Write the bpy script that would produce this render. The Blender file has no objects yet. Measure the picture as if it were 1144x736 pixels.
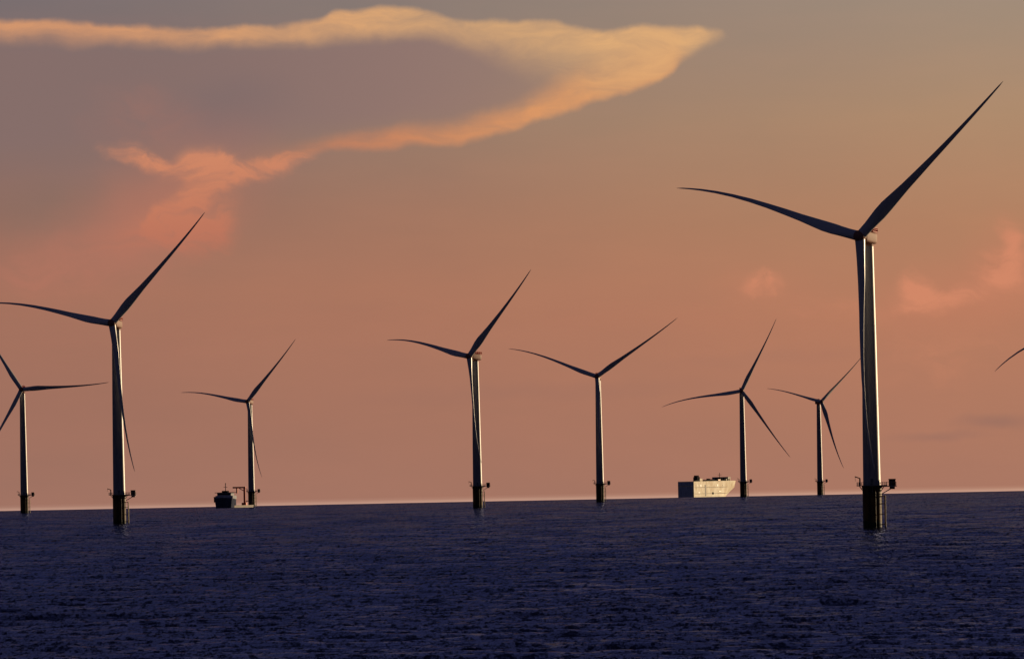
import bpy, math, random
import numpy as np
from mathutils import Vector, Matrix

# ------------------------------------------------------------------ camera
F_PX, PW, PH = 17000.0, 1144.0, 736.0        # focal length in photo pixels: a long telephoto
EYE = 27.0                                   # metres above the sea
RE = 7.43e6                                  # earth radius with refraction: ships and bases sink behind the horizon
DIP = math.sqrt(2 * EYE / RE)
ROLL = 22.5 / 1144
PITCH = 191.3 / F_PX - DIP
sc = bpy.context.scene
col = sc.collection
fwd = Vector((0, math.cos(PITCH), math.sin(PITCH)))
r0 = Vector((1, 0, 0)); u0 = r0.cross(fwd)
cr = r0 * math.cos(ROLL) - u0 * math.sin(ROLL)
cu = u0 * math.cos(ROLL) + r0 * math.sin(ROLL)
cam_d = bpy.data.cameras.new('camera')
cam = bpy.data.objects.new('camera', cam_d); col.objects.link(cam)
m = Matrix((cr, cu, -fwd)).transposed().to_4x4(); m.translation = (0, 0, EYE)
cam.matrix_world = m
cam_d.sensor_width = 36; cam_d.lens = F_PX / PW * 36
cam_d.clip_start = 1; cam_d.clip_end = 200000
sc.camera = cam

def ray(px, py):
    return fwd * F_PX + cr * (px - PW / 2) - cu * (py - PH / 2)

def at(px, d):
    """point on the sea surface on the bearing of photo column px at range d"""
    hy = 559.3 - (px - 572) * ROLL
    v = ray(px, hy); k = d / math.hypot(v.x, v.y)
    return Vector((v.x * k, v.y * k, -d * d / (2 * RE)))

# ------------------------------------------------------------------ light
SUN_AZ, SUN_EL = math.radians(43), math.radians(5)   # azimuth: degrees beyond square-right of the view
sun_dir = Vector((math.cos(SUN_AZ) * math.cos(SUN_EL), math.sin(SUN_AZ) * math.cos(SUN_EL), math.sin(SUN_EL)))
sd = bpy.data.lights.new('sun', 'SUN'); sd.energy = 5.0; sd.angle = math.radians(0.5); sd.color = (1, 0.74, 0.44)
so = bpy.data.objects.new('sun', sd); col.objects.link(so)
so.rotation_euler = (-sun_dir).to_track_quat('-Z', 'Y').to_euler()
so.location = (3000, 3000, 800)
sc.view_settings.view_transform = 'Standard'; sc.view_settings.look = 'None'
sc.view_settings.exposure = 0; sc.view_settings.gamma = 1

def lin(r, g, b):
    f = lambda c: ((c / 255 + 0.055) / 1.055) ** 2.4 if c > 10.3 else c / 255 / 12.92
    return (f(r), f(g), f(b), 1)

def sky_xy(px, py):
    """photo pixel -> sky position in thousandths: right of the view axis, above the horizon"""
    v = ray(px, py)
    return (math.atan2(v.x, v.y) * F_PX / 1000, (math.atan2(v.z, math.hypot(v.x, v.y)) + DIP) * F_PX / 1000)

w = bpy.data.worlds.new('World'); sc.world = w; w.use_nodes = True
N = w.node_tree.nodes; L = w.node_tree.links
N.clear()
def nd(t, **kw):
    n = N.new(t)
    for k, v in kw.items(): setattr(n, k, v)
    return n
def put(sock, v):
    if isinstance(v, bpy.types.NodeSocket): L.new(v, sock)
    else: sock.default_value = v
def M(op, a, b=None, c=None, clamp=False):
    n = nd('ShaderNodeMath', operation=op, use_clamp=clamp)
    for i, v in enumerate((a, b, c)):
        if v is not None: put(n.inputs[i], v)
    return n.outputs[0]
def mix(fac, a, b):
    n = nd('ShaderNodeMix', data_type='RGBA')
    put(n.inputs[0], fac); put(n.inputs[6], a); put(n.inputs[7], b)
    return n.outputs[2]
def sstep(v, lo, hi, t0=0.0, t1=1.0):
    n = nd('ShaderNodeMapRange', interpolation_type='SMOOTHSTEP')
    put(n.inputs[0], v); put(n.inputs[1], lo); put(n.inputs[2], hi); put(n.inputs[3], t0); put(n.inputs[4], t1)
    return n.outputs[0]
def ramp(v, stops, interp='EASE'):
    n = nd('ShaderNodeValToRGB'); cr_ = n.color_ramp; cr_.interpolation = interp
    while len(cr_.elements) < len(stops): cr_.elements.new(0.5)
    for e, (p, c) in zip(cr_.elements, stops): e.position = p; e.color = c
    put(n.inputs[0], v); return n.outputs[0]
def curve(v, pts):
    """float curve through (x, y) points; x, y in any range"""
    xs = [p[0] for p in pts]; ys = [p[1] for p in pts]
    x0, x1, y0, y1 = min(xs), max(xs), min(ys), max(ys) + 1e-6
    mr = nd('ShaderNodeMapRange'); put(mr.inputs[0], v); put(mr.inputs[1], x0); put(mr.inputs[2], x1)
    n = nd('ShaderNodeFloatCurve'); cv = n.mapping.curves[0]
    pts = sorted(pts)
    while len(cv.points) < len(pts): cv.points.new(0.5, 0.5)
    for q, (x, y) in zip(cv.points, pts): q.location = ((x - x0) / (x1 - x0), (y - y0) / (y1 - y0))
    n.mapping.update(); L.new(mr.outputs[0], n.inputs[1])
    return M('MULTIPLY_ADD', n.outputs[0], y1 - y0, y0)
def noise(vec, scale, detail, rough=0.55, dist=0.0):
    n = nd('ShaderNodeTexNoise'); put(n.inputs['Vector'], vec)
    n.inputs['Scale'].default_value = scale; n.inputs['Detail'].default_value = detail
    n.inputs['Roughness'].default_value = rough; n.inputs['Distortion'].default_value = dist
    return n
tc = nd('ShaderNodeTexCoord'); sp = nd('ShaderNodeSeparateXYZ'); L.new(tc.outputs['Generated'], sp.inputs[0])
gx, gy, gz = sp.outputs
az = M('ARCTAN2', gx, gy)
hyp = M('SQRT', M('ADD', M('MULTIPLY', gx, gx), M('MULTIPLY', gy, gy)))
el = M('ARCTAN2', gz, hyp)
X = M('MULTIPLY', az, F_PX / 1000)
Y = M('MULTIPLY', M('ADD', el, DIP), F_PX / 1000)
cb = nd('ShaderNodeCombineXYZ'); L.new(X, cb.inputs[0]); L.new(Y, cb.inputs[1])
P = cb.outputs[0]
# clear-air gradient, duller towards the left, warmer towards the sun on the right
yy = M('DIVIDE', Y, 0.6, clamp=True)
def yp(py_above): return py_above / 600
left = ramp(yy, [(0, lin(172, 132, 116)), (yp(7), lin(158, 115, 99)), (yp(110), lin(157, 112, 95)), (yp(240), lin(163, 113, 93)),
                 (yp(330), lin(146, 108, 95)), (yp(430), lin(126, 108, 104)), (yp(570), lin(112, 108, 112))], 'LINEAR')
right = ramp(yy, [(0, lin(190, 145, 122)), (yp(7), lin(170, 120, 99)), (yp(90), lin(176, 122, 97)), (yp(200), lin(185, 125, 95)),
                  (yp(300), lin(180, 131, 98)), (yp(420), lin(176, 142, 110)), (yp(550), lin(160, 143, 124))], 'LINEAR')
soft = noise(P, 3.2, 3, 0.5)
side = sstep(M('ADD', X, M('MULTIPLY_ADD', soft.outputs[0], 0.24, -0.12)), -0.75, 0.68)
air = mix(side, left, right)
# slight mottling of the low sky
mott = noise(P, 9.0, 5, 0.6)
mp = nd('ShaderNodeMapping'); L.new(P, mp.inputs[0]); mp.inputs['Scale'].default_value = (1.6, 7, 1)
streak = noise(mp.outputs[0], 3.0, 5, 0.6)
mv = M('ADD', M('MULTIPLY_ADD', mott.outputs[0], 0.10, -0.05), M('MULTIPLY_ADD', streak.outputs[0], 0.24, -0.12))
air = mix(M('ADD', 0.5, M('MULTIPLY', mv, 3.0), clamp=True), mix(0.10, air, (0.10, 0.085, 0.10, 1)), mix(0.10, air, lin(226, 140, 112)))

# ---- clouds, laid out by bearing and height in the sky
def warp(amount, scale, seed):
    n1 = noise(P, scale, 5, 0.5); n1.noise_dimensions = '4D'; n1.inputs['W'].default_value = seed
    s = nd('ShaderNodeVectorMath', operation='SUBTRACT'); L.new(n1.outputs['Color'], s.inputs[0]); s.inputs[1].default_value = (.5, .5, .5)
    a = nd('ShaderNodeVectorMath', operation='MULTIPLY_ADD'); L.new(s.outputs[0], a.inputs[0]); a.inputs[1].default_value = (amount * 1.4, amount, 0); L.new(P, a.inputs[2])
    return a.outputs[0]
def split(v):
    s = nd('ShaderNodeSeparateXYZ'); L.new(v, s.inputs[0]); return s.outputs[0], s.outputs[1]
def blob(vec, px, py, rx, ry, rot=0, hard=0.0):
    x, y = sky_xy(px, py)
    mp = nd('ShaderNodeMapping', vector_type='TEXTURE'); L.new(vec, mp.inputs[0])
    mp.inputs['Location'].default_value = (x, y, 0); mp.inputs['Rotation'].default_value = (0, 0, math.radians(rot))
    mp.inputs['Scale'].default_value = (rx / 1000, ry / 1000, 1)
    ln = nd('ShaderNodeVectorMath', operation='LENGTH'); L.new(mp.outputs[0], ln.inputs[0])
    return sstep(ln.outputs['Value'], 1.0, hard, 0, 1)
def total(items):
    t = None
    for s, k in items:
        s = M('MULTIPLY', s, k); t = s if t is None else M('ADD', t, s)
    return t
WX = warp(0.024, 20, 1.0); wx, wy = split(WX)
def edge_pts(lst): return [sky_xy(px, py) for px, py in lst]
# upper ribbon: its upper and its lower edge
top_u = edge_pts([(-60, 20), (0, 22), (60, 22), (130, 27), (200, 30), (280, 27), (350, 22), (385, 9), (430, 6), (480, 14), (530, 22), (600, 23), (660, 30), (720, 28), (760, 26), (792, 31), (818, 41)])
top_l = edge_pts([(-60, 43), (0, 43), (60, 45), (130, 49), (200, 51), (280, 49), (350, 44), (385, 42), (430, 40), (480, 39), (530, 46), (600, 60), (660, 82), (720, 92), (760, 70), (792, 52), (818, 43)])
yu = curve(wx, top_u); yl = curve(wx, top_l)
endm = sstep(wx, sky_xy(822, 40)[0], sky_xy(806, 40)[0])
sft = curve(wx, [(sky_xy(0, 0)[0], 0.012), (sky_xy(450, 0)[0], 0.014), (sky_xy(560, 0)[0], 0.034), (sky_xy(650, 0)[0], 0.050), (sky_xy(720, 0)[0], 0.042), (sky_xy(810, 0)[0], 0.010)])
mtop = M('MULTIPLY', M('MULTIPLY', sstep(M('SUBTRACT', yu, wy), -0.002, 0.008), sstep(M('SUBTRACT', wy, yl), M('MULTIPLY', sft, -1.0), sft)), endm)
# lower ribbon: crisp below, melting upwards
low_l = edge_pts([(270, 196), (310, 182), (350, 174), (400, 170), (450, 167), (500, 164), (550, 153), (600, 138), (650, 121), (700, 103), (740, 88), (762, 72), (790, 55), (814, 42)])
wl = curve(wx, low_l)
dl = M('SUBTRACT', wy, wl)
thk = curve(wx, [(sky_xy(270, 0)[0], 0.020), (sky_xy(450, 0)[0], 0.028), (sky_xy(600, 0)[0], 0.042), (sky_xy(700, 0)[0], 0.062), (sky_xy(760, 0)[0], 0.03)])
mlow = M('MULTIPLY', sstep(dl, -0.003, 0.008), sstep(M('DIVIDE', dl, thk), 1.15, 0.22))
mlow = M('MULTIPLY', mlow, M('MULTIPLY', sstep(wx, sky_xy(240, 0)[0], sky_xy(430, 0)[0], 0.0, 1.0), sstep(wx, sky_xy(775, 0)[0], sky_xy(745, 0)[0])))
mtop = M('MULTIPLY', mtop, sstep(dl, -0.004, 0.012))
# mauve veil between the two ribbons and away to the left
veil = M('MULTIPLY', sstep(M('SUBTRACT', yl, wy), -0.02, 0.02), sstep(M('SUBTRACT', wy, wl), 0.0, 0.05))
veil = M('MULTIPLY', veil, sstep(wx, sky_xy(730, 0)[0], sky_xy(420, 0)[0]))
lp = split(P)[0]
veil = M('MAXIMUM', veil, M('MULTIPLY', blob(WX, 90, 120, 420, 130, 0, 0.2), 0.75))
c = mix(M('MULTIPLY', veil, 0.85), air, mix(sstep(X, -0.45, 0.1), lin(134, 110, 106), lin(150, 120, 112)))
c = mix(M('MULTIPLY', blob(WX, 250, 122, 110, 55, 10, 0.0), 0.35), c, lin(120, 104, 106))
c = mix(M('MULTIPLY', blob(WX, 60, 235, 150, 50, 0, 0.1), 0.35), c, lin(128, 108, 98))
# pink tatters below the ribbon's left end
W2 = warp(0.070, 13, 3.0)
fmp = nd('ShaderNodeMapping'); L.new(W2, fmp.inputs[0]); fmp.inputs['Scale'].default_value = (0.6, 1.4, 1); fmp.inputs['Rotation'].default_value = (0, 0, -0.5)
frac = noise(fmp.outputs[0], 24, 8, 0.6, 0.8)
fr = M('MULTIPLY_ADD', frac.outputs[0], 2.9, -0.55)
tat = total([(blob(W2, 152, 170, 52, 24, -10), 1.2), (blob(W2, 205, 185, 75, 26, -4), 0.8), (blob(W2, 248, 182, 62, 26, -24), 0.9),
             (blob(W2, 285, 190, 62, 22, 18), 0.9), (blob(W2, 330, 172, 60, 16, 6), 0.7), (blob(W2, 245, 215, 70, 16, 22), 0.7), (blob(W2, 195, 235, 80, 24, 36), 0.75), (blob(W2, 222, 250, 80, 64, 40), 0.95),
             (blob(W2, 160, 265, 90, 44, 10), 0.7)])
tat = sstep(M('MULTIPLY', tat, fr), 0.03, 1.15)
halo = total([(blob(WX, 200, 215, 170, 95, 25, 0.0), 0.55), (blob(WX, 150, 255, 150, 70, 10, 0.0), 0.45), (blob(WX, 1085, 330, 150, 62, 12, 0.0), 0.55), (blob(WX, 1125, 290, 60, 75, 0, 0.0), 0.4), (blob(WX, 850, 322, 80, 34, 0, 0.0), 0.3)])
c = mix(M('MULTIPLY', halo, 0.75, clamp=True), c, mix(sstep(X, -0.3, 0.3), lin(184, 118, 98), lin(198, 126, 98)))
c = mix(M('MULTIPLY', tat, 0.9), c, mix(sstep(Y, 0.28, 0.42), lin(190, 116, 92), lin(216, 140, 104)))
c = mix(M('MULTIPLY', M('MULTIPLY', total([(blob(W2, 70, 300, 190, 60), 0.8), (blob(W2, 160, 130, 90, 50), 0.35)]), fr), 0.55, clamp=True), c, lin(184, 118, 98))
# pink puffs low on the right
puff = total([(blob(W2, 850, 320, 42, 18, 5), 0.9), (blob(W2, 1022, 322, 40, 30, 30), 0.9), (blob(W2, 1068, 334, 60, 22), 0.8), (blob(W2, 1118, 300, 42, 52, -40), 0.8),
              (blob(W2, 1130, 262, 30, 40), 0.5), (blob(W2, 930, 345, 150, 26), 0.25), (blob(W2, 1060, 400, 160, 70), 0.25)])
c = mix(M('MULTIPLY', sstep(M('MULTIPLY', puff, fr), 0.03, 0.95), 1.0), c, lin(210, 136, 104))
gs = total([(blob(WX, 1112, 470, 62, 13, 2), 0.9), (blob(WX, 1050, 487, 80, 9, 1), 0.7), (blob(WX, 600, 437, 330, 16, 1), 0.25), (blob(WX, 860, 400, 200, 14, 1), 0.2)])
c = mix(M('MULTIPLY', gs, 0.45, clamp=True), c, lin(138, 104, 96))
# the ribbons last: gold at the tip, orange along the tail
wmp = nd('ShaderNodeMapping'); L.new(WX, wmp.inputs[0]); wmp.inputs['Scale'].default_value = (0.45, 1.5, 1)
wisp = noise(wmp.outputs[0], 24, 6, 0.6, 0.6)
wm = M('MULTIPLY_ADD', wisp.outputs[0], 1.7, 0.0)
gold = mix(sstep(wx, sky_xy(60, 0)[0], sky_xy(620, 0)[0]), lin(210, 150, 110), lin(226, 174, 120))
c = mix(M('MULTIPLY', M('MULTIPLY', mlow, wm), 0.92, clamp=True), c, mix(sstep(wx, sky_xy(330, 0)[0], sky_xy(700, 0)[0]), lin(204, 130, 94), lin(220, 155, 104)))
c = mix(M('MULTIPLY', M('MULTIPLY', mtop, wm), 0.92, clamp=True), c, gold)
# thin bright glow line painted into the sky colour right on the horizon
c = mix(sstep(Y, 0.005, -0.001, 0, 0.4), c, lin(222, 178, 158))
# the warm belt fades upwards into blue dusk and round behind the viewer
facing = sstep(M('COSINE', M('SUBTRACT', az, 0.35)), 0.4, 0.95)
nis = nd('ShaderNodeTexSky', sky_type='NISHITA'); nis.sun_disc = False
nis.sun_elevation = SUN_EL; nis.sun_rotation = math.radians(90) - SUN_AZ; nis.air_density = 1.6; nis.dust_density = 1.0; nis.ozone_density = 4.0
nsc = nd('ShaderNodeVectorMath', operation='MULTIPLY'); L.new(nis.outputs[0], nsc.inputs[0]); nsc.inputs[1].default_value = (0.010, 0.009, 0.014)
dusk = mix(0.6, nsc.outputs[0], (0.024, 0.025, 0.060, 1))
dusk = mix(M('MULTIPLY', sstep(M('COSINE', az), 0.1, 0.9), sstep(el, 0.42, 0.06)), dusk, (0.075, 0.076, 0.135, 1))
belt = mix(facing, (0.022, 0.022, 0.042, 1), c)
c = mix(sstep(Y, 0.60, 1.05), belt, dusk)
bg = nd('ShaderNodeBackground'); L.new(c, bg.inputs[0]); bg.inputs[1].default_value = 1.0
ow = nd('ShaderNodeOutputWorld'); L.new(bg.outputs[0], ow.inputs[0])

# ------------------------------------------------------------------ materials
def mat(name, base, rough=0.5, metal=0.0, var=0.25, scale=0.6, stretch=(1, 1, 0.15), second=None, spec=0.2):
    mm = bpy.data.materials.new(name); mm.use_nodes = True
    nt = mm.node_tree; b = nt.nodes['Principled BSDF']
    t = nt.nodes.new('ShaderNodeTexCoord'); mp = nt.nodes.new('ShaderNodeMapping'); mp.inputs['Scale'].default_value = stretch
    nz = nt.nodes.new('ShaderNodeTexNoise'); nz.inputs['Scale'].default_value = scale; nz.inputs['Detail'].default_value = 6
    nt.links.new(t.outputs['Object'], mp.inputs[0]); nt.links.new(mp.outputs[0], nz.inputs['Vector'])
    r = nt.nodes.new('ShaderNodeValToRGB')
    s = second or tuple(x * (1 - var) for x in base)
    r.color_ramp.elements[0].position = 0.35; r.color_ramp.elements[0].color = (*s, 1)
    r.color_ramp.elements[1].position = 0.62; r.color_ramp.elements[1].color = (*base, 1)
    nt.links.new(nz.outputs[0], r.inputs[0]); nt.links.new(r.outputs[0], b.inputs['Base Color'])
    b.inputs['Specular IOR Level'].default_value = spec; b.inputs['Roughness'].default_value = rough; b.inputs['Metallic'].default_value = metal
    return mm
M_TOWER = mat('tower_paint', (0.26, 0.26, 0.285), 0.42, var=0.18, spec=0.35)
M_BLADE = mat('blade_gelcoat', (0.55, 0.55, 0.56), 0.35, var=0.1)
M_NAC = mat('nacelle_paint', (0.29, 0.14, 0.10), 0.7, var=0.15)
M_TP = mat('transition_paint', (0.15, 0.075, 0.018), 0.6, second=(0.035, 0.022, 0.013), scale=0.5, stretch=(1, 1, 0.3))
def weed_band(mm):
    nt = mm.node_tree; b = nt.nodes['Principled BSDF']; src = b.inputs['Base Color'].links[0].from_socket
    t = nt.nodes.new('ShaderNodeTexCoord'); sp_ = nt.nodes.new('ShaderNodeSeparateXYZ'); nz = nt.nodes.new('ShaderNodeTexNoise')
    nz.inputs['Scale'].default_value = 0.9; nt.links.new(t.outputs['Object'], sp_.inputs[0]); nt.links.new(t.outputs['Object'], nz.inputs['Vector'])
    ad = nt.nodes.new('ShaderNodeMath'); ad.operation = 'MULTIPLY_ADD'; nt.links.new(nz.outputs[0], ad.inputs[0]); ad.inputs[1].default_value = 3; nt.links.new(sp_.outputs[2], ad.inputs[2])
    mr = nt.nodes.new('ShaderNodeMapRange'); nt.links.new(ad.outputs[0], mr.inputs[0]); mr.inputs[1].default_value = 4.6; mr.inputs[2].default_value = 3.6
    mx = nt.nodes.new('ShaderNodeMix'); mx.data_type = 'RGBA'; nt.links.new(mr.outputs[0], mx.inputs[0]); nt.links.new(src, mx.inputs[6]); mx.inputs[7].default_value = (0.018, 0.022, 0.012, 1)
    nt.links.new(mx.outputs[2], b.inputs['Base Color'])
weed_band(M_TP)
M_STEEL = mat('galvanised_steel', (0.28, 0.27, 0.26), 0.5, metal=0.3)
M_LAND = mat('landing_paint', (0.75, 0.62, 0.30), 0.5, second=(0.4, 0.3, 0.12), stretch=(1, 1, 1), scale=0.7)
M_RED = mat('red_paint', (0.75, 0.11, 0.07), 0.6)
M_DARKBOX = mat('dark_cabinet', (0.09, 0.05, 0.035), 0.6)
M_HULL = mat('ship_white', (0.93, 0.86, 0.68), 0.7, second=(0.64, 0.50, 0.32), scale=0.10, stretch=(1, 1, 0.8), spec=0.3)
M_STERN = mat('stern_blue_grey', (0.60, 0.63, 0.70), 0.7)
M_BLUE = mat('ship_blue_grey', (0.09, 0.10, 0.15), 0.9, spec=0.0)
M_DARKDK = mat('ship_dark_fittings', (0.05, 0.045, 0.05), 0.9, spec=0.0)
M_GLASS = mat('ship_window', (0.02, 0.022, 0.03), 0.15)
M_HOUSE = mat('ship_grey_white', (0.55, 0.56, 0.60), 0.9, spec=0.0)
M_PALE = mat('pale_bulwark', (0.50, 0.46, 0.42), 0.9, spec=0.0)
M_DOOR = mat('tower_door', (0.10, 0.11, 0.13), 0.5)

def water():
    """dark open water; the chop too fine for the mesh is a noise of surface slopes with power at every scale"""
    mm = bpy.data.materials.new('sea_water'); mm.use_nodes = True
    nt = mm.node_tree; lk = nt.links.new; nt.nodes.clear()
    new = nt.nodes.new
    g = new('ShaderNodeTexCoord'); ge = new('ShaderNodeNewGeometry')
    def nz(sx, sy, detail, rough=0.75):
        mp = new('ShaderNodeMapping'); mp.inputs['Scale'].default_value = (sx, sy, 1)
        lk(g.outputs['Object'], mp.inputs[0])
        n = new('ShaderNodeTexNoise'); n.inputs['Scale'].default_value = 1; n.inputs['Detail'].default_value = detail; n.inputs['Roughness'].default_value = rough
        lk(mp.outputs[0], n.inputs['Vector']); return n
    def vm(op, a, b):
        v = new('ShaderNodeVectorMath'); v.operation = op
        for k, x in enumerate((a, b)):
            if isinstance(x, bpy.types.NodeSocket): lk(x, v.inputs[k])
            else: v.inputs[k].default_value = x
        return v.outputs[0]
    fine = vm('MULTIPLY', vm('SUBTRACT', nz(0.62, 0.045, 7, 0.88).outputs['Color'], (.5, .5, .5)), SLOPE)
    gust = nz(0.02, 0.0035, 3, 0.5)
    mr = new('ShaderNodeMapRange'); lk(gust.outputs[0], mr.inputs[0])
    for k, x in enumerate((0.35, 0.65, 0.7, 1.3)): mr.inputs[k + 1].default_value = x
    sc_ = new('ShaderNodeVectorMath'); sc_.operation = 'SCALE'; lk(fine, sc_.inputs[0]); lk(mr.outputs[0], sc_.inputs['Scale'])
    nrm = new('ShaderNodeVectorMath'); nrm.operation = 'NORMALIZE'; lk(vm('ADD', ge.outputs['Normal'], sc_.outputs[0]), nrm.inputs[0])
    fr = new('ShaderNodeFresnel'); fr.inputs['IOR'].default_value = 1.333; lk(nrm.outputs[0], fr.inputs['Normal'])
    gl = new('ShaderNodeBsdfGlossy'); gl.inputs['Color'].default_value = (*TINT, 1); gl.inputs['Roughness'].default_value = 0.06
    df = new('ShaderNodeBsdfDiffuse'); df.inputs['Color'].default_value = (0.012, 0.013, 0.026, 1)
    lk(nrm.outputs[0], gl.inputs['Normal'])
    mx = new('ShaderNodeMixShader'); lk(fr.outputs[0], mx.inputs[0]); lk(df.outputs[0], mx.inputs[1]); lk(gl.outputs[0], mx.inputs[2])
    o = new('ShaderNodeOutputMaterial'); lk(mx.outputs[0], o.inputs[0])
    return mm
SLOPE = (1.2, 2.4, 0.0)
TINT = (0.27, 0.305, 0.525)
M_SEA = water()

# ------------------------------------------------------------------ mesh helpers
class MB:
    def __init__(s): s.v = []; s.f = []
    def add(s, vs, fs):
        o = len(s.v); s.v += [tuple(x) for x in vs]; s.f += [tuple(i + o for i in f) for f in fs]; return s
    def loft(s, rings, caps=True):
        n = len(rings[0]); vs = [p for r in rings for p in r]; fs = []
        for k in range(len(rings) - 1):
            for i in range(n):
                j = (i + 1) % n; fs.append((k * n + i, k * n + j, (k + 1) * n + j, (k + 1) * n + i))
        if caps: fs.append(tuple(range(n - 1, -1, -1))); fs.append(tuple((len(rings) - 1) * n + i for i in range(n)))
        return s.add(vs, fs)
    def rev(s, prof, n=32, cx=0, cy=0, caps=True):
        return s.loft([[(cx + r * math.cos(2 * math.pi * i / n), cy + r * math.sin(2 * math.pi * i / n), z) for i in range(n)] for r, z in prof], caps)
    def box(s, x0, x1, y0, y1, z0, z1):
        return s.add([(x0, y0, z0), (x1, y0, z0), (x1, y1, z0), (x0, y1, z0), (x0, y0, z1), (x1, y0, z1), (x1, y1, z1), (x0, y1, z1)],
                     [(3, 2, 1, 0), (4, 5, 6, 7), (0, 1, 5, 4), (1, 2, 6, 5), (2, 3, 7, 6), (3, 0, 4, 7)])
    def tube(s, a, b, r, n=8, r2=None):
        a, b = Vector(a), Vector(b); d = (b - a).normalized()
        u = d.orthogonal().normalized(); w_ = d.cross(u)
        ring = lambda c, rr: [tuple(c + (u * math.cos(2 * math.pi * i / n) + w_ * math.sin(2 * math.pi * i / n)) * rr) for i in range(n)]
        return s.loft([ring(a, r), ring(b, r if r2 is None else r2)])
    def path(s, pts, r, n=8, closed=False):
        q = list(pts) + ([pts[0]] if closed else [])
        for a, b in zip(q, q[1:]): s.tube(a, b, r, n)
        return s
    def build(s, name, m_, parent=None, smooth=True):
        me = bpy.data.meshes.new(name); me.from_pydata(s.v, [], s.f); me.update()
        me.materials.append(m_); o = bpy.data.objects.new(name, me); col.objects.link(o)
        if smooth:
            me.polygons.foreach_set('use_smooth', [True] * len(me.polygons))
            me.set_sharp_from_angle(angle=math.radians(35))
        if parent: o.parent = parent
        return o
def thing(name, label, cat, loc, rz=0, group=None):
    o = bpy.data.objects.new(name, None); col.objects.link(o); o.empty_display_size = 5
    o.location = loc; o.rotation_euler = (0, 0, rz); o['label'] = label; o['category'] = cat
    if group: o['group'] = group
    return o

# ------------------------------------------------------------------ the sea: a curved sheet with real waves in the seen part
def build_sea():
    rng = np.random.default_rng(7)
    fine = np.linspace(-0.046, 0.046, 961)
    side_ = np.concatenate([np.linspace(0.046, 0.12, 40)[1:], np.linspace(0.12, math.pi, 60)[1:]])
    th = np.concatenate([-side_[::-1][1:], fine, side_])          # closed at +-pi by wrapping
    rs = [0.5, 30, 80, 160, 300, 500, 750, 1000, 1200, 1350, 1480, 1580, 1660]
    r = 1700.0
    while r < 21500:
        rs.append(r); r += 2.4 * max(1.0, (r / 3000.0)) ** 1.2
    rs += [23000, 26000, 30000, 36000, 45000, 60000]
    rs = np.array(rs)
    drow = np.gradient(rs)
    R_, T_ = np.meshgrid(rs, th, indexing='ij')
    x = R_ * np.sin(T_); y = R_ * np.cos(T_)
    z = -R_ ** 2 / (2 * RE)
    tmask = np.clip((0.10 - np.abs(T_)) / 0.05, 0, 1)
    n = 52
    lam = 5.5 * (85 / 5.5) ** (np.arange(n) / (n - 1))
    wind = math.radians(250)
    for i in range(n):
        a = wind + rng.normal(0, 0.75)
        k = 2 * math.pi / lam[i]
        amp = (0.0066 if lam[i] < 14 else 0.0025) * lam[i] * rng.uniform(0.6, 1.3) * (1.0 if lam[i] < 22 else (22 / lam[i]) ** 0.7)
        att = np.clip((lam[i] / drow - 2.2) / 2.0, 0, 1)
        attx = np.clip((lam[i] / (rs * 9.6e-5) - 2.2) / 2.0, 0, 1)
        aa = (amp * att * attx)
        aa[(rs < 1500) | (rs > 22000)] = 0
        rows = np.nonzero(aa > 0)[0]
        if len(rows) == 0: continue
        s_ = slice(rows[0], rows[-1] + 1)
        ph = k * (x[s_] * math.cos(a) + y[s_] * math.sin(a)) + rng.uniform(0, 6.28)
        z[s_] += aa[s_, None] * np.cos(ph) * tmask[s_]
    nr, nt_ = R_.shape
    co = np.stack([x, y, z], -1).reshape(-1, 3).astype(np.float32)
    ii = np.arange(nr - 1)[:, None]; jj = np.arange(nt_ - 1)[None, :]
    a = ii * nt_ + jj
    q = np.stack([a + 0 * jj, a + nt_, a + nt_ + 1, a + 1], -1).reshape(-1, 4).astype(np.int32)
    me = bpy.data.meshes.new('sea')
    me.vertices.add(len(co)); me.vertices.foreach_set('co', co.ravel())
    me.loops.add(q.size); me.loops.foreach_set('vertex_index', q.ravel())
    me.polygons.add(len(q)); me.polygons.foreach_set('loop_start', np.arange(0, q.size, 4, dtype=np.int32))
    me.polygons.foreach_set('use_smooth', np.ones(len(q), dtype=bool))
    me.update(calc_edges=True)
    # make sure the faces look up
    if me.polygons[len(q) // 2].normal.z < 0: me.flip_normals()
    me.materials.append(M_SEA)
    o = bpy.data.objects.new('sea', me); col.objects.link(o); o['kind'] = 'structure'
    o['label'] = 'dark navy choppy sea'
    print('sea verts', len(co))
build_sea()

# ------------------------------------------------------------------ wind turbines
HUB, OVER, TILT, PLAT = 113.0, 8.0, math.radians(4.5), 16.6

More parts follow.
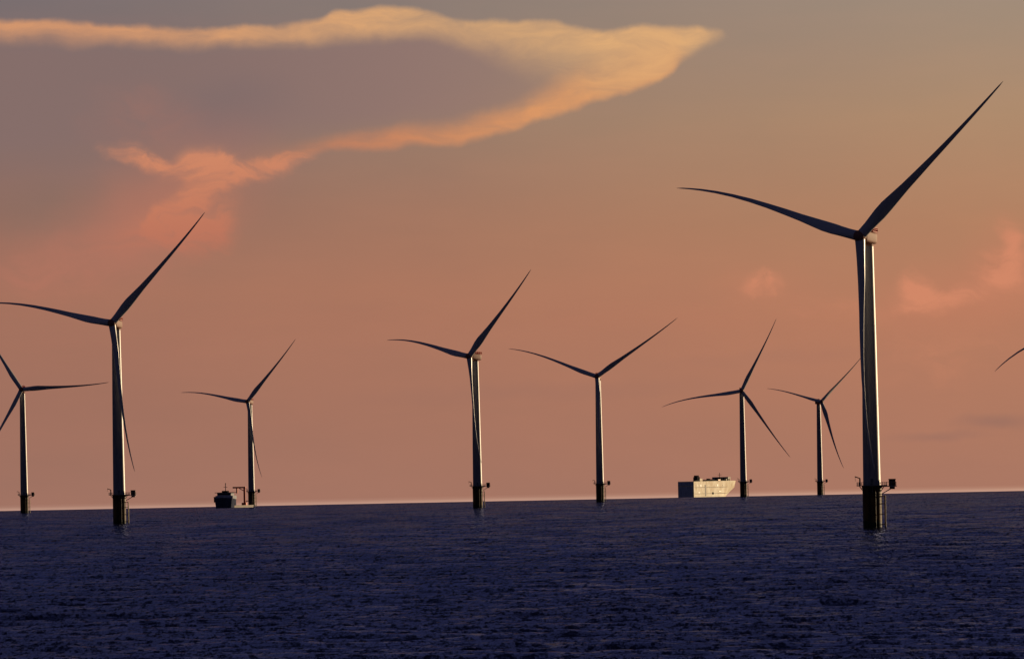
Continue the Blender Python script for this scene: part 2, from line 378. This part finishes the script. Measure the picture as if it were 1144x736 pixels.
PITCHED = 30.0          # the blades are part feathered
def blade_mesh(length, bulge, dev_axial):
    """span +Z, leading side -X, flatwise Y; bulge = sideways bow towards -X, metres"""
    mb = MB(); rings = []; n = 20
    ts = [0, .02, .05, .09, .13, .18, .24, .31, .4, .5, .6, .7, .79, .87, .93, .97, .99, 1.0]
    def tab(t, p):
        for (a, b), (c_, d) in zip(p, p[1:]):
            if t <= c_: return b + (d - b) * (t - a) / (c_ - a)
        return p[-1][1]
    for t in ts:
        ch = tab(t, [(0, 4.0), (.05, 4.2), (.13, 5.5), (.18, 5.5), (.31, 3.7), (.5, 2.35), (.7, 1.5), (.87, .95), (.97, .55), (1, .1)])
        th = tab(t, [(0, 4.0), (.05, 3.7), (.18, 2.2), (.31, 1.5), (.5, .95), (.7, .6), (.9, .3), (1, .05)])
        tw = math.radians(tab(t, [(0, 16), (.2, 14), (.5, 6), (1, 2)]) + PITCHED)
        off = tab(t, [(0, 0), (.18, .55), (1, .1)])                 # chord hangs to the trailing side
        bx = -bulge * (t ** 1.8 * (1 - t)) / 0.161
        by = -dev_axial * t * t
        ring = []
        for i in range(n):
            a = 2 * math.pi * i / n
            k = min(1, t / .16)
            xx = math.cos(a) * ch / 2
            yy_ = math.sin(a) * th / 2 * (1 - k * 0.45 * (0.5 + 0.5 * math.cos(a)))
            xx += off
            ring.append((bx + xx * math.cos(tw) - yy_ * math.sin(tw), by + xx * math.sin(tw) + yy_ * math.cos(tw), 1.2 + t * (length - 1.2)))
        rings.append(ring)
    mb.loft(rings); return mb

def turbine(hub_px, yaw_deg, tips, label, bulges=(0.8, 2.6, 2.6)):
    """tips: photo points of the three blade tips, or ('deg', angle, length)"""
    v = ray(*hub_px); hl = math.hypot(v.x, v.y); slope = v.z / hl
    # range at which the hub stands HUB metres above the curved sea
    A_, B_, C_ = 1 / (2 * RE), slope, EYE - HUB - OVER * math.sin(TILT)
    d = (-B_ + math.sqrt(B_ * B_ - 4 * A_ * C_)) / (2 * A_)
    hubw = Vector((v.x / hl * d, v.y / hl * d, EYE + slope * d))
    psi = math.radians(yaw_deg)
    ax = Vector((-math.sin(psi) * math.cos(TILT), -math.cos(psi) * math.cos(TILT), math.sin(TILT)))
    e1 = Vector((math.cos(psi), -math.sin(psi), 0)); e2 = e1.cross(ax) * -1
    if e2.z < 0: e2 = -e2
    base = hubw - ax * OVER
    z0 = -d * d / (2 * RE)
    root = thing('wind_turbine', label, 'wind turbine', (base.x, base.y, z0), 0, 'offshore wind turbines')
    H = HUB
    # foundation
    tp = MB().rev([(3.75, -14), (3.75, 0), (3.75, PLAT - 1.2), (3.95, PLAT - 1.1), (3.95, PLAT - 0.15)], 40).build('transition_piece', M_TP, root)
    lb = MB()
    for dy in (-1.2, 0.5):
        lb.tube((5.0, dy, -6), (5.0, dy, PLAT - 4), 0.3, 10)
        for z in (1.5, 5.5, 9.5, PLAT - 4.2): lb.tube((3.6, dy * .6, z), (5.0, dy, z), 0.18)
    for k in range(26): lb.tube((5.0, -0.9, -1 + k * .55), (5.0, 0.2, -1 + k * .55), 0.06, 6)
    lb.build('boat_landing', M_LAND, tp)
    cb_ = MB().tube((-1.4, -3.95, -6), (-1.4, -3.95, PLAT - 1.3), 0.22).tube((1.2, -3.98, -6), (1.2, -3.98, PLAT - 1.3), 0.2)
    cb_.build('cable_tube', M_TP, tp)
    # platform with a lay-down deck on the right, railing, crane and cabinet
    deck = MB().rev([(5.9, PLAT - 0.15), (6.0, PLAT), (6.0, PLAT + .2), (3.0, PLAT + .2)], 32, caps=False)
    deck.rev([(5.9, PLAT - 0.15), (3.0, PLAT - .15)], 32, caps=False)
    deck.box(3.9, 9.6, -2.6, 2.6, PLAT - .55, PLAT - .17)
    for dy in (-2.0, 2.0): deck.tube((3.6, dy * .7, PLAT - 3.4), (8.8, dy, PLAT - .5), 0.16)
    for aa in range(6): 
        q = math.radians(60 * aa + 30); deck.tube((3.7 * math.cos(q), 3.7 * math.sin(q), PLAT - 2.4), (5.6 * math.cos(q), 5.6 * math.sin(q), PLAT - .2), 0.13)
    pf = deck.build('platform', M_STEEL, root)
    rl = MB()
    ring = [(5.85 * math.cos(2 * math.pi * i / 24), 5.85 * math.sin(2 * math.pi * i / 24)) for i in range(24)]
    for zz in (.75, 1.3): rl.path([(x, y, PLAT + zz) for x, y in ring], 0.06, 6, True)
    for x, y in ring: rl.tube((x, y, PLAT + .15), (x, y, PLAT + 1.35), 0.06, 6)
    for x, y in ((9.4, -2.4), (9.4, 2.4), (7.5, -2.4), (7.5, 2.4)): rl.tube((x, y, PLAT - .2), (x, y, PLAT + 1.35), 0.06, 6)
    rl.path([(5.9, -2.4, PLAT + 1.3), (9.4, -2.4, PLAT + 1.3), (9.4, 2.4, PLAT + 1.3), (5.9, 2.4, PLAT + 1.3)], 0.06, 6)
    rl.build('railing', M_STEEL, pf)
    cab = MB().box(6.6, 9.2, -1.7, 1.7, PLAT - .165, PLAT + 2.3).box(6.45, 9.35, -1.85, 1.85, PLAT + 2.3, PLAT + 2.5).box(6.9, 8.9, -1.5, 1.5, PLAT - 1.5, PLAT - .56)
    cab.build('cabinet', M_DARKBOX, pf)
    cn = MB().tube((-4.7, -1.5, PLAT + .2), (-4.7, -1.5, PLAT + 3.0), .28).tube((-4.7, -1.5, PLAT + 2.9), (-6.6, -2.2, PLAT + 3.6), .2)
    cn.tube((-6.5, -2.2, PLAT + 3.5), (-6.5, -2.2, PLAT + 1.8), .06).build('davit_crane', M_DARKBOX, pf)
    # tower in three flanged cans
    zt = H - 2.9
    prof = [(3.45, PLAT + .2), (3.42, PLAT + 2)]
    for k in range(1, 4):
        z = PLAT + (zt - PLAT) * k / 3; rr = 3.45 - .95 * k / 3 - .1 * (k / 3) ** 2
        prof += [(rr + .02, z - .16), (rr + .07, z - .12), (rr + .07, z + .02), (rr, z + .06)] if k < 3 else [(rr, z)]
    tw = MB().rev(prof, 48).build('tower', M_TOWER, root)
    MB().box(-.55, .55, -3.52, -3.38, PLAT + .25, PLAT + 2.6).build('door', M_DOOR, tw)
    # nacelle along the rotor axis
    Rm = Matrix((e1, -ax, e2)).transposed().to_4x4()                 # local x = across, y = downwind, z = up
    hub_l = hubw - Vector((base.x, base.y, z0))
    Rm.translation = hub_l
    nac = MB(); rings = []
    for y_, hx, hz in ((2.1, 1.7, 1.7), (2.5, 2.2, 2.1), (5.5, 2.4, 2.3), (11, 2.4, 2.3), (13.4, 2.2, 2.15), (14.0, 1.8, 1.7)):
        rings.append([(hx * math.copysign(abs(math.cos(a)) ** .45, math.cos(a)), y_, .15 + hz * math.copysign(abs(math.sin(a)) ** .45, math.sin(a)))
                      for a in [2 * math.pi * i / 28 for i in range(28)]])
    nac.loft(rings); nac.rev([(2.5, -3.2), (2.45, -2.4)], 24, 0, OVER)
    no = nac.build('nacelle', M_NAC, root); no.matrix_local = Rm
    hr = MB()
    fr_ = [(-2.2, 8.5), (2.2, 8.5), (2.2, 13.8), (-2.2, 13.8)]
    for zz in (3.5, 4.1): hr.path([(a, b, zz) for a, b in fr_], .14, 6, True)
    for a, b in fr_ + [(0, 8.5), (0, 13.8), (-2.2, 11.2), (2.2, 11.2)]: hr.tube((a, b, 2.3), (a, b, 4.15), .14, 6)
    hr.box(-2.3, 2.3, 8.4, 13.9, 2.55, 2.8)
    hr.box(-2.1, 2.1, 13.5, 13.7, 2.8, 4.0)
    hr.build('hoist_platform', M_RED, no)
    MB().tube((1.2, 7.3, 2.3), (1.2, 7.3, 5.0), .07, 6).tube((.7, 7.3, 4.6), (1.7, 7.3, 4.6), .06, 6).build('weather_mast', M_STEEL, no)
    # hub: a blunt spinner
    hb = MB(); hb.loft([[(r_ * math.cos(2 * math.pi * i / 32), y_, r_ * math.sin(2 * math.pi * i / 32)) for i in range(32)]
                        for y_, r_ in ((-3.1, .15), (-2.95, .9), (-2.4, 1.7), (-1.4, 2.25), (0, 2.4), (1.4, 2.35), (2.05, 2.1))])
    ho = hb.build('hub', M_NAC, root); ho.matrix_local = Rm
    log = []
    for tip, bul in zip(tips, bulges):
        if tip[0] == 'deg': th, ln = math.radians(tip[1]), tip[2]
        else:
            q = ray(*tip); o_ = Vector((0, 0, EYE))
            t = (hubw - o_).dot(ax) / q.dot(ax); rel = o_ + q * t - hubw
            th, ln = math.atan2(rel.dot(e2), rel.dot(e1)), rel.length
        log.append((round(math.degrees(th)), round(ln)))
        s = e1 * math.cos(th) + e2 * math.sin(th); cdir = e2 * math.cos(th) - e1 * math.sin(th)
        # blade frame: X = cdir, Z = s, Y completes a right-handed frame (downwind)
        yv = s.cross(cdir)
        Mb = Matrix((cdir, yv, s)).transposed().to_4x4(); Mb.translation = hub_l
        b = blade_mesh(ln, bul, 0.0).build('blade', M_BLADE, root); b.matrix_local = Mb
    print('turbine', label[:30], 'd', round(d), 'base', [round(x) for x in base], log)
    return root, d

turbine((960.5, 264), 22, [(1121, 91), (756, 210), (977, 525)], 'largest wind turbine, tall on the right, its low blade crossing its own tower', (0.5, 2.9, 2.6))
turbine((125, 361), 15, [(229.2, 237), (-20, 339), (150.5, 527)], 'second largest wind turbine, near the left edge, its low blade tip right of its tower', (0.8, 3.0, 1.8))
turbine((24, 435), 3, [(122, 427), (-32, 352), (-21, 524)], 'wind turbine at the left edge with one blade level to the right', (1.2, 1.5, 1.5))
turbine((276.5, 448.5), 17, [(330.4, 378.6), (202, 438.4), (292.6, 533)], 'small distant wind turbine standing right behind the dark service vessel', (0.8, 2.6, 2.2))
turbine((524, 398), 34, [(593.4, 301), (432, 380), (538, 518)], 'mid sized wind turbine at the middle of the photo with a steep upper right blade', (0.8, 3.2, 2.0))
turbine((667, 420.5), 6, [(757, 355), (568, 389.4), (671.5, 520)], 'wind turbine left of the pale car carrier, blades in a wide Y', (0.8, 3.0, 0.5))
turbine((828.5, 436.5), 1, [(867.5, 355.6), (739, 454.7), (883, 511)], 'distant wind turbine rising at the bow of the pale car carrier', (0.8, 3.0, 0.8))
turbine((917.5, 448.5), -24, [(967, 393), (856.6, 433.8), (942.5, 523)], 'smallest distant wind turbine, just left of the largest tower', (1.2, 1.8, 1.8))
turbine((1254, 345), 5, [('deg', 86, 82), (1111, 415), ('deg', 326, 82)], 'wind turbine cut off by the right edge, only one curved blade tip showing', (1.0, 5.0, 2.0))

# ------------------------------------------------------------------ car carrier far beyond the horizon line
def car_carrier():
    d = 28000
    a = math.radians(25)                     # bow points away and to the right
    # origin at stern centre on the waterline; local x = towards the bow
    p = at(766.5, d)
    root = thing('car_carrier', 'pale slab sided car carrier ship on the horizon with its sunlit side', 'cargo ship', (p.x, p.y, p.z), math.radians(90) - a)
    Ls, Bm, Ht = 214.0, 32.0, 33.5
    # hull sections: (x at deck, x at waterline), half width deck / waterline
    mb = MB(); rings = []
    for t in [0, .03, .1, .3, .5, .68, .78, .86, .92, .96, .985, 1.0]:
        ring = []
        xd = Ls * t
        wd = Bm / 2 * (1 - max(0, (t - .80) / .2) ** 2.4 * .78)
        for f in (0.0, .12, .3, .5, .70, 1.0):
            z = -8 + f * (Ht + 8)
            fl = max(0, (t - .62) / .38) ** 1.3 * (1 - f) ** 1.2
            wz = wd * (1 - .97 * min(1, fl * 1.8))
            xz = xd - 62 * max(0, (t - .62) / .38) ** 1.5 * max(0, 1 - f / .70) - 5 * max(0, (t - .62) / .38) * (1 - f)
            ring.append((xz, wz, z))
        rings.append([(x, -y, z) for x, y, z in reversed(ring)] + ring)
    mb.loft(rings)
    hull = mb.build('hull', M_HULL, root)
    MB().box(-.9, -.05, -13, 13, 3, 24).box(-1.3, -.95, -12, -11, 3, 24).box(-1.3, -.95, 11, 12, 3, 24).build('stern_ramp', M_STERN, root, False)
    MB().box(-.5, -.05, -15.8, 15.8, 26, 33).build('stern_bulkhead', M_STERN, root, False)
    # starboard side (local -y) is the sunlit one
    MB().box(50, 55, -16.35, -16.02, 6, 27).build('side_ramp', M_DARKBOX, root, False)
    for x0, x1, z0, z1 in ((14, 16, 25, 27), (29, 33, 23.5, 27), (66, 67.5, 25, 26.5), (104, 108, 24, 27.5), (131, 133, 25, 26.5), (20, 26, 12, 13.5), (112, 122, 14, 15)):
        MB().box(x0, x1, -16.25, -16.02, z0, z1).build('side_vent', M_STEEL, root, False)
    MB().box(82, 88, -16.3, -16.02, 9, 13).build('pilot_door', M_DARKDK, root, False)
    for z in (10.5, 22.0): MB().box(4, 150, -16.2, -16.03, z, z + .7).build('rubbing_strake', M_PALE, root, False)
    # top deck
    MB().box(18, 30, -15, -7, Ht + .02, Ht + 8).box(19, 28, -14, -8, Ht + 8, Ht + 11).build('funnel', M_DARKDK, root, False)
    MB().box(32, 44, -14, -2, Ht + .02, Ht + 5).build('engine_casing', M_HULL, root, False)
    br = MB().box(150, 168, -14, 14, Ht + .02, Ht + 4).box(154, 166, -16, 16, Ht + 4, Ht + 7).build('bridge', M_HULL, root, False)
    MB().box(153.7, 166.3, -16.2, 16.2, Ht + 5, Ht + 6.3).build('window', M_GLASS, br, False)
    MB().tube((152, 0, Ht + 4), (152, 0, Ht + 15), .5).tube((152, -4, Ht + 11), (152, 4, Ht + 11), .3).build('mast', M_DARKDK, root)
    MB().tube((190, 0, Ht), (190, 0, Ht + 8), .4).build('foremast', M_DARKDK, root)
    random.seed(4)
    for k in range(14):
        x = 58 + k * 8.2 + random.uniform(-2, 2); hgt = random.choice((2.2, 3, 4.2, 5.5)); ww = random.uniform(1.2, 2.8)
        MB().box(x - ww, x + ww, -14.5, -12 + ww, Ht + .02, Ht + hgt).box(x - ww - .3, x + ww + .3, -14.8, -11.7 + ww, Ht + hgt, Ht + hgt + .5).build('ventilator', M_DARKDK, root, False)
    rl = MB()
    for y in (-15.6, 15.6):
        rl.path([(2, y, Ht + 1.3), (60, y, Ht + 1.3), (120, y, Ht + 1.3), (158, y, Ht + 1.3)], .12, 6)
        for k in range(32): rl.tube((2 + k * 5, y, Ht - .1), (2 + k * 5, y, Ht + 1.35), .1, 6)
    rl.build('railing', M_STEEL, root)
    lb_ = MB().box(108, 118, -16.9, -15.7, Ht + .5, Ht + 3).build('lifeboat', mat('lifeboat_orange', (.6, .16, .04), .5), root, False)
car_carrier()

# ------------------------------------------------------------------ service vessel beside a far turbine
def service_vessel():
    d = 15200
    p = at(252, d)
    root = thing('service_vessel', 'dark service vessel with red deck crane beside a small turbine, left of centre', 'work boat', (p.x, p.y, p.z), math.radians(90) + math.radians(180 - 15))
    # local +x = bow; +x now points towards the viewer and to the left
    def hull(x0, x1, hb, z1, bow, name, m_, flare=0.0):
        mb = MB(); rings = []
        for t in [0, .15, .4, .65, .8, .9, .96, 1]:
            x = x0 + (x1 - x0) * t; wv = hb * (1 - (max(0, (t - .55) / .45) ** 2) * .9 if bow else 1)
            rings.append([(x - (4 * max(0, (t - .55) / .45) if bow else 0), -wv * .8, -3), (x - (4 * max(0, (t - .55) / .45) if bow else 0), wv * .8, -3), (x, wv, z1 + flare * t), (x, -wv, z1 + flare * t)])
        mb.loft(rings); return mb.build(name, m_, root, False)
    hull(-3, 14, 9.6, 9.0, True, 'hull', M_BLUE, 1.5)
    hull(-74, -3.02, 8.3, 2.6, False, 'aft_hull', M_PALE)
    # dark wheelhouse block
    sup = MB().box(-8, 6, -8.6, 9.4, 9.0, 12.5).box(-6, 4.6, -7.2, 7.2, 12.5, 15.2).build('superstructure', M_HOUSE, root, False)
    MB().box(4.62, 4.75, -6.8, 6.8, 13.2, 14.6).box(-5.5, 4, -7.35, -7.21, 13.2, 14.6).build('window', M_GLASS, sup, False)
    MB().box(-9, 5.5, -9.4, 9.4, 15.22, 15.8).box(-3, 2, -3, 3, 15.8, 17.4).build('bridge_roof', M_DARKDK, root, False)
    mt = MB().tube((-1, 0, 17.3), (-1, 0, 25), .35).tube((-1, -2, 21), (-1, 2, 21), .2).tube((-1, 0, 23), (-2.5, 0, 25), .2).build('mast', M_DARKDK, root)
    MB().box(-3, 5, -10.6, -8.7, 6, 11).box(-3.3, 5.3, -10.8, -8.7, 11, 11.5).build('rescue_boat', mat('rescue_boat_rust', (.16, .05, .025), .6), root, False)
    MB().box(-14, -8.02, -7.5, 6.5, 9.5, 12).box(-13, -9, 2, 7.4, 2.6, 9.5).build('aft_deckhouse', M_BLUE, root, False)
    # red crane: post, foot, jib
    cr_ = MB().tube((-52, 5, 5.0), (-52, 5, 19.5), 1.05, 12).build('crane', M_RED, root)
    MB().box(-54, -50, 2.4, 7, 2.62, 5.0).build('crane_foot', M_RED, cr_, False)
    MB().box(-53, -51, -7, 6.4, 19.5, 21.0).tube((-52, 5, 16.5), (-52, -.5, 19.6), .4).build('jib', M_RED, cr_, False)
    MB().box(-52.7, -51.3, -3.4, -2.0, 14.5, 19.5).build('hook_block', M_RED, cr_, False)
    gw = MB().box(-69, -68, .5, 8.2, 6.2, 7.0).tube((-68.5, 7.4, 2.6), (-68.5, 7.4, 6.4), .7).tube((-68.5, 1.5, 2.6), (-68.5, 1.5, 6.3), .5)
    gw.build('gangway', M_DARKDK, root, False)
service_vessel()
